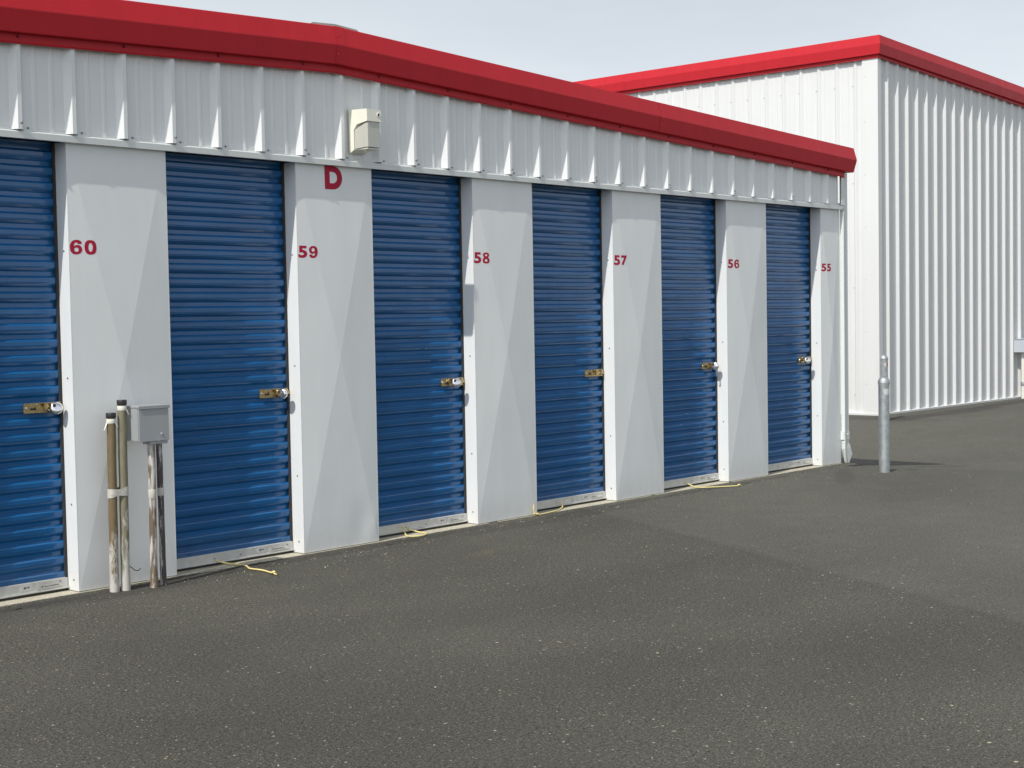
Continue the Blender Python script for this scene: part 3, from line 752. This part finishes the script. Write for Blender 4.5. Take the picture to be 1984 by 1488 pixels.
# meter box on the far building
t = thing('utility_box', 'pale blue-grey utility box on the far building at the right edge of view', 'electrical box', (18.55, 3.10, -.12))
mb = MB(); mb.box((-.10,-.02,.722),(.22,.16,.922)); mb.build('enclosure', M['boxblue'], t, bevel=.004)
mb = MB(); mb.box((-.11,-.03,.922),(.23,.165,.932)); mb.build('lid', M['boxblue'], t, bevel=.002)
pipe(t, .02, .06, -.02, .724, .030, M['tape'], 'conduit'); pipe(t, .15, .06, -.02, .724, .030, M['con3'], 'conduit')
mb = MB(); mb.lathe((.02,.06,.20), [(.036,0),(.038,.01),(.038,.05),(.036,.06)], n=16); mb.build('coupling', M['galv'], t)

# ------------------------------------------------------------------ world, sun, camera
AZ, EL = rad(10.3), rad(46)
Dv = Vector((math.cos(EL)*math.cos(AZ), math.cos(EL)*math.sin(AZ), -math.sin(EL)))
su = bpy.data.lights.new('sun', 'SUN'); su.energy = 3.6; su.angle = rad(.5); su.color = (1, .96, .90)
so = bpy.data.objects.new('sun', su); COL.objects.link(so); so.rotation_euler = Dv.to_track_quat('-Z', 'Y').to_euler(); so.location = (-10,-5,20)
w = bpy.data.worlds.new('World'); S.world = w; w.use_nodes = True; nt = w.node_tree
bg = nt.nodes['Background']; sky = N(nt, 'ShaderNodeTexSky'); sky.sky_type = 'NISHITA'; sky.sun_disc = False
sky.sun_elevation = EL; sky.sun_rotation = math.atan2(-Dv.x, -Dv.y) % math.tau; sky.air_density = 1.0; sky.dust_density = 2.0; sky.ozone_density = 1.2
tc = N(nt, 'ShaderNodeTexCoord'); mp = N(nt, 'ShaderNodeMapping'); mp.inputs['Scale'].default_value = (1.0, 1.6, 7.0); L(nt, tc.outputs['Generated'], mp.inputs[0])
cn = noise_node(nt, mp.outputs[0], 1.6, 7, .55)
sz = N(nt, 'ShaderNodeSeparateXYZ'); L(nt, tc.outputs['Generated'], sz.inputs[0])
low = math_(nt, 'SUBTRACT', 1.0, math_(nt, 'MULTIPLY', math_(nt, 'ABSOLUTE', sz.outputs['Z']), 1.9), clamp=True)
cf = math_(nt, 'MULTIPLY', ramp(nt, cn, [(.30, .80), (.65, 1.0)]), math_(nt, 'MULTIPLY_ADD', low, .50, .62), clamp=True)
bw = N(nt, 'ShaderNodeRGBToBW'); L(nt, sky.outputs[0], bw.inputs[0])
cloud = mixc(nt, 1.0, (10.0, 10.7, 11.4), (1,1,1), 'MULTIPLY')
dt = N(nt, 'ShaderNodeVectorMath', operation='DOT_PRODUCT'); nv = N(nt, 'ShaderNodeVectorMath', operation='NORMALIZE'); L(nt, tc.outputs['Generated'], nv.inputs[0]); L(nt, nv.outputs[0], dt.inputs[0]); dt.inputs[1].default_value = tuple(-Dv)
gl = math_(nt, 'POWER', math_(nt, 'MAXIMUM', dt.outputs['Value'], 0), 3.0)
gl = math_(nt, 'MULTIPLY', math_(nt, 'MULTIPLY_ADD', gl, 1.6, .96), math_(nt, 'MULTIPLY_ADD', low, .54, .48))
cg = N(nt, 'ShaderNodeCombineColor'); [L(nt, gl, cg.inputs[q]) for q in range(3)]
L(nt, mixc(nt, 1.0, mixc(nt, cf, sky.outputs[0], cloud), cg.outputs[0], 'MULTIPLY'), bg.inputs['Color']); bg.inputs['Strength'].default_value = .10

a, b_, c_ = 0.84103, -0.04468, -0.01728; ffx = 2850.0
fw = Vector((math.sin(a)*math.cos(b_), math.cos(a)*math.cos(b_), math.sin(b_))); r0 = Vector((math.cos(a), -math.sin(a), 0)); u0 = r0.cross(fw)
r1 = r0*math.cos(c_)+u0*math.sin(c_); u1 = -r0*math.sin(c_)+u0*math.cos(c_)
cam = bpy.data.cameras.new('camera'); co = bpy.data.objects.new('camera', cam); COL.objects.link(co)
mt = Matrix((r1, u1, -fw)).transposed().to_4x4(); mt.translation = Vector((-3.7811, -6.1567, 1.2665)); co.matrix_world = mt
cam.sensor_width = 36; cam.lens = ffx/1984*36; cam.clip_end = 3000; cam.clip_start = .05
S.camera = co
S.view_settings.view_transform = 'Standard'; S.view_settings.look = 'None'; S.view_settings.exposure = 0; S.view_settings.gamma = 1
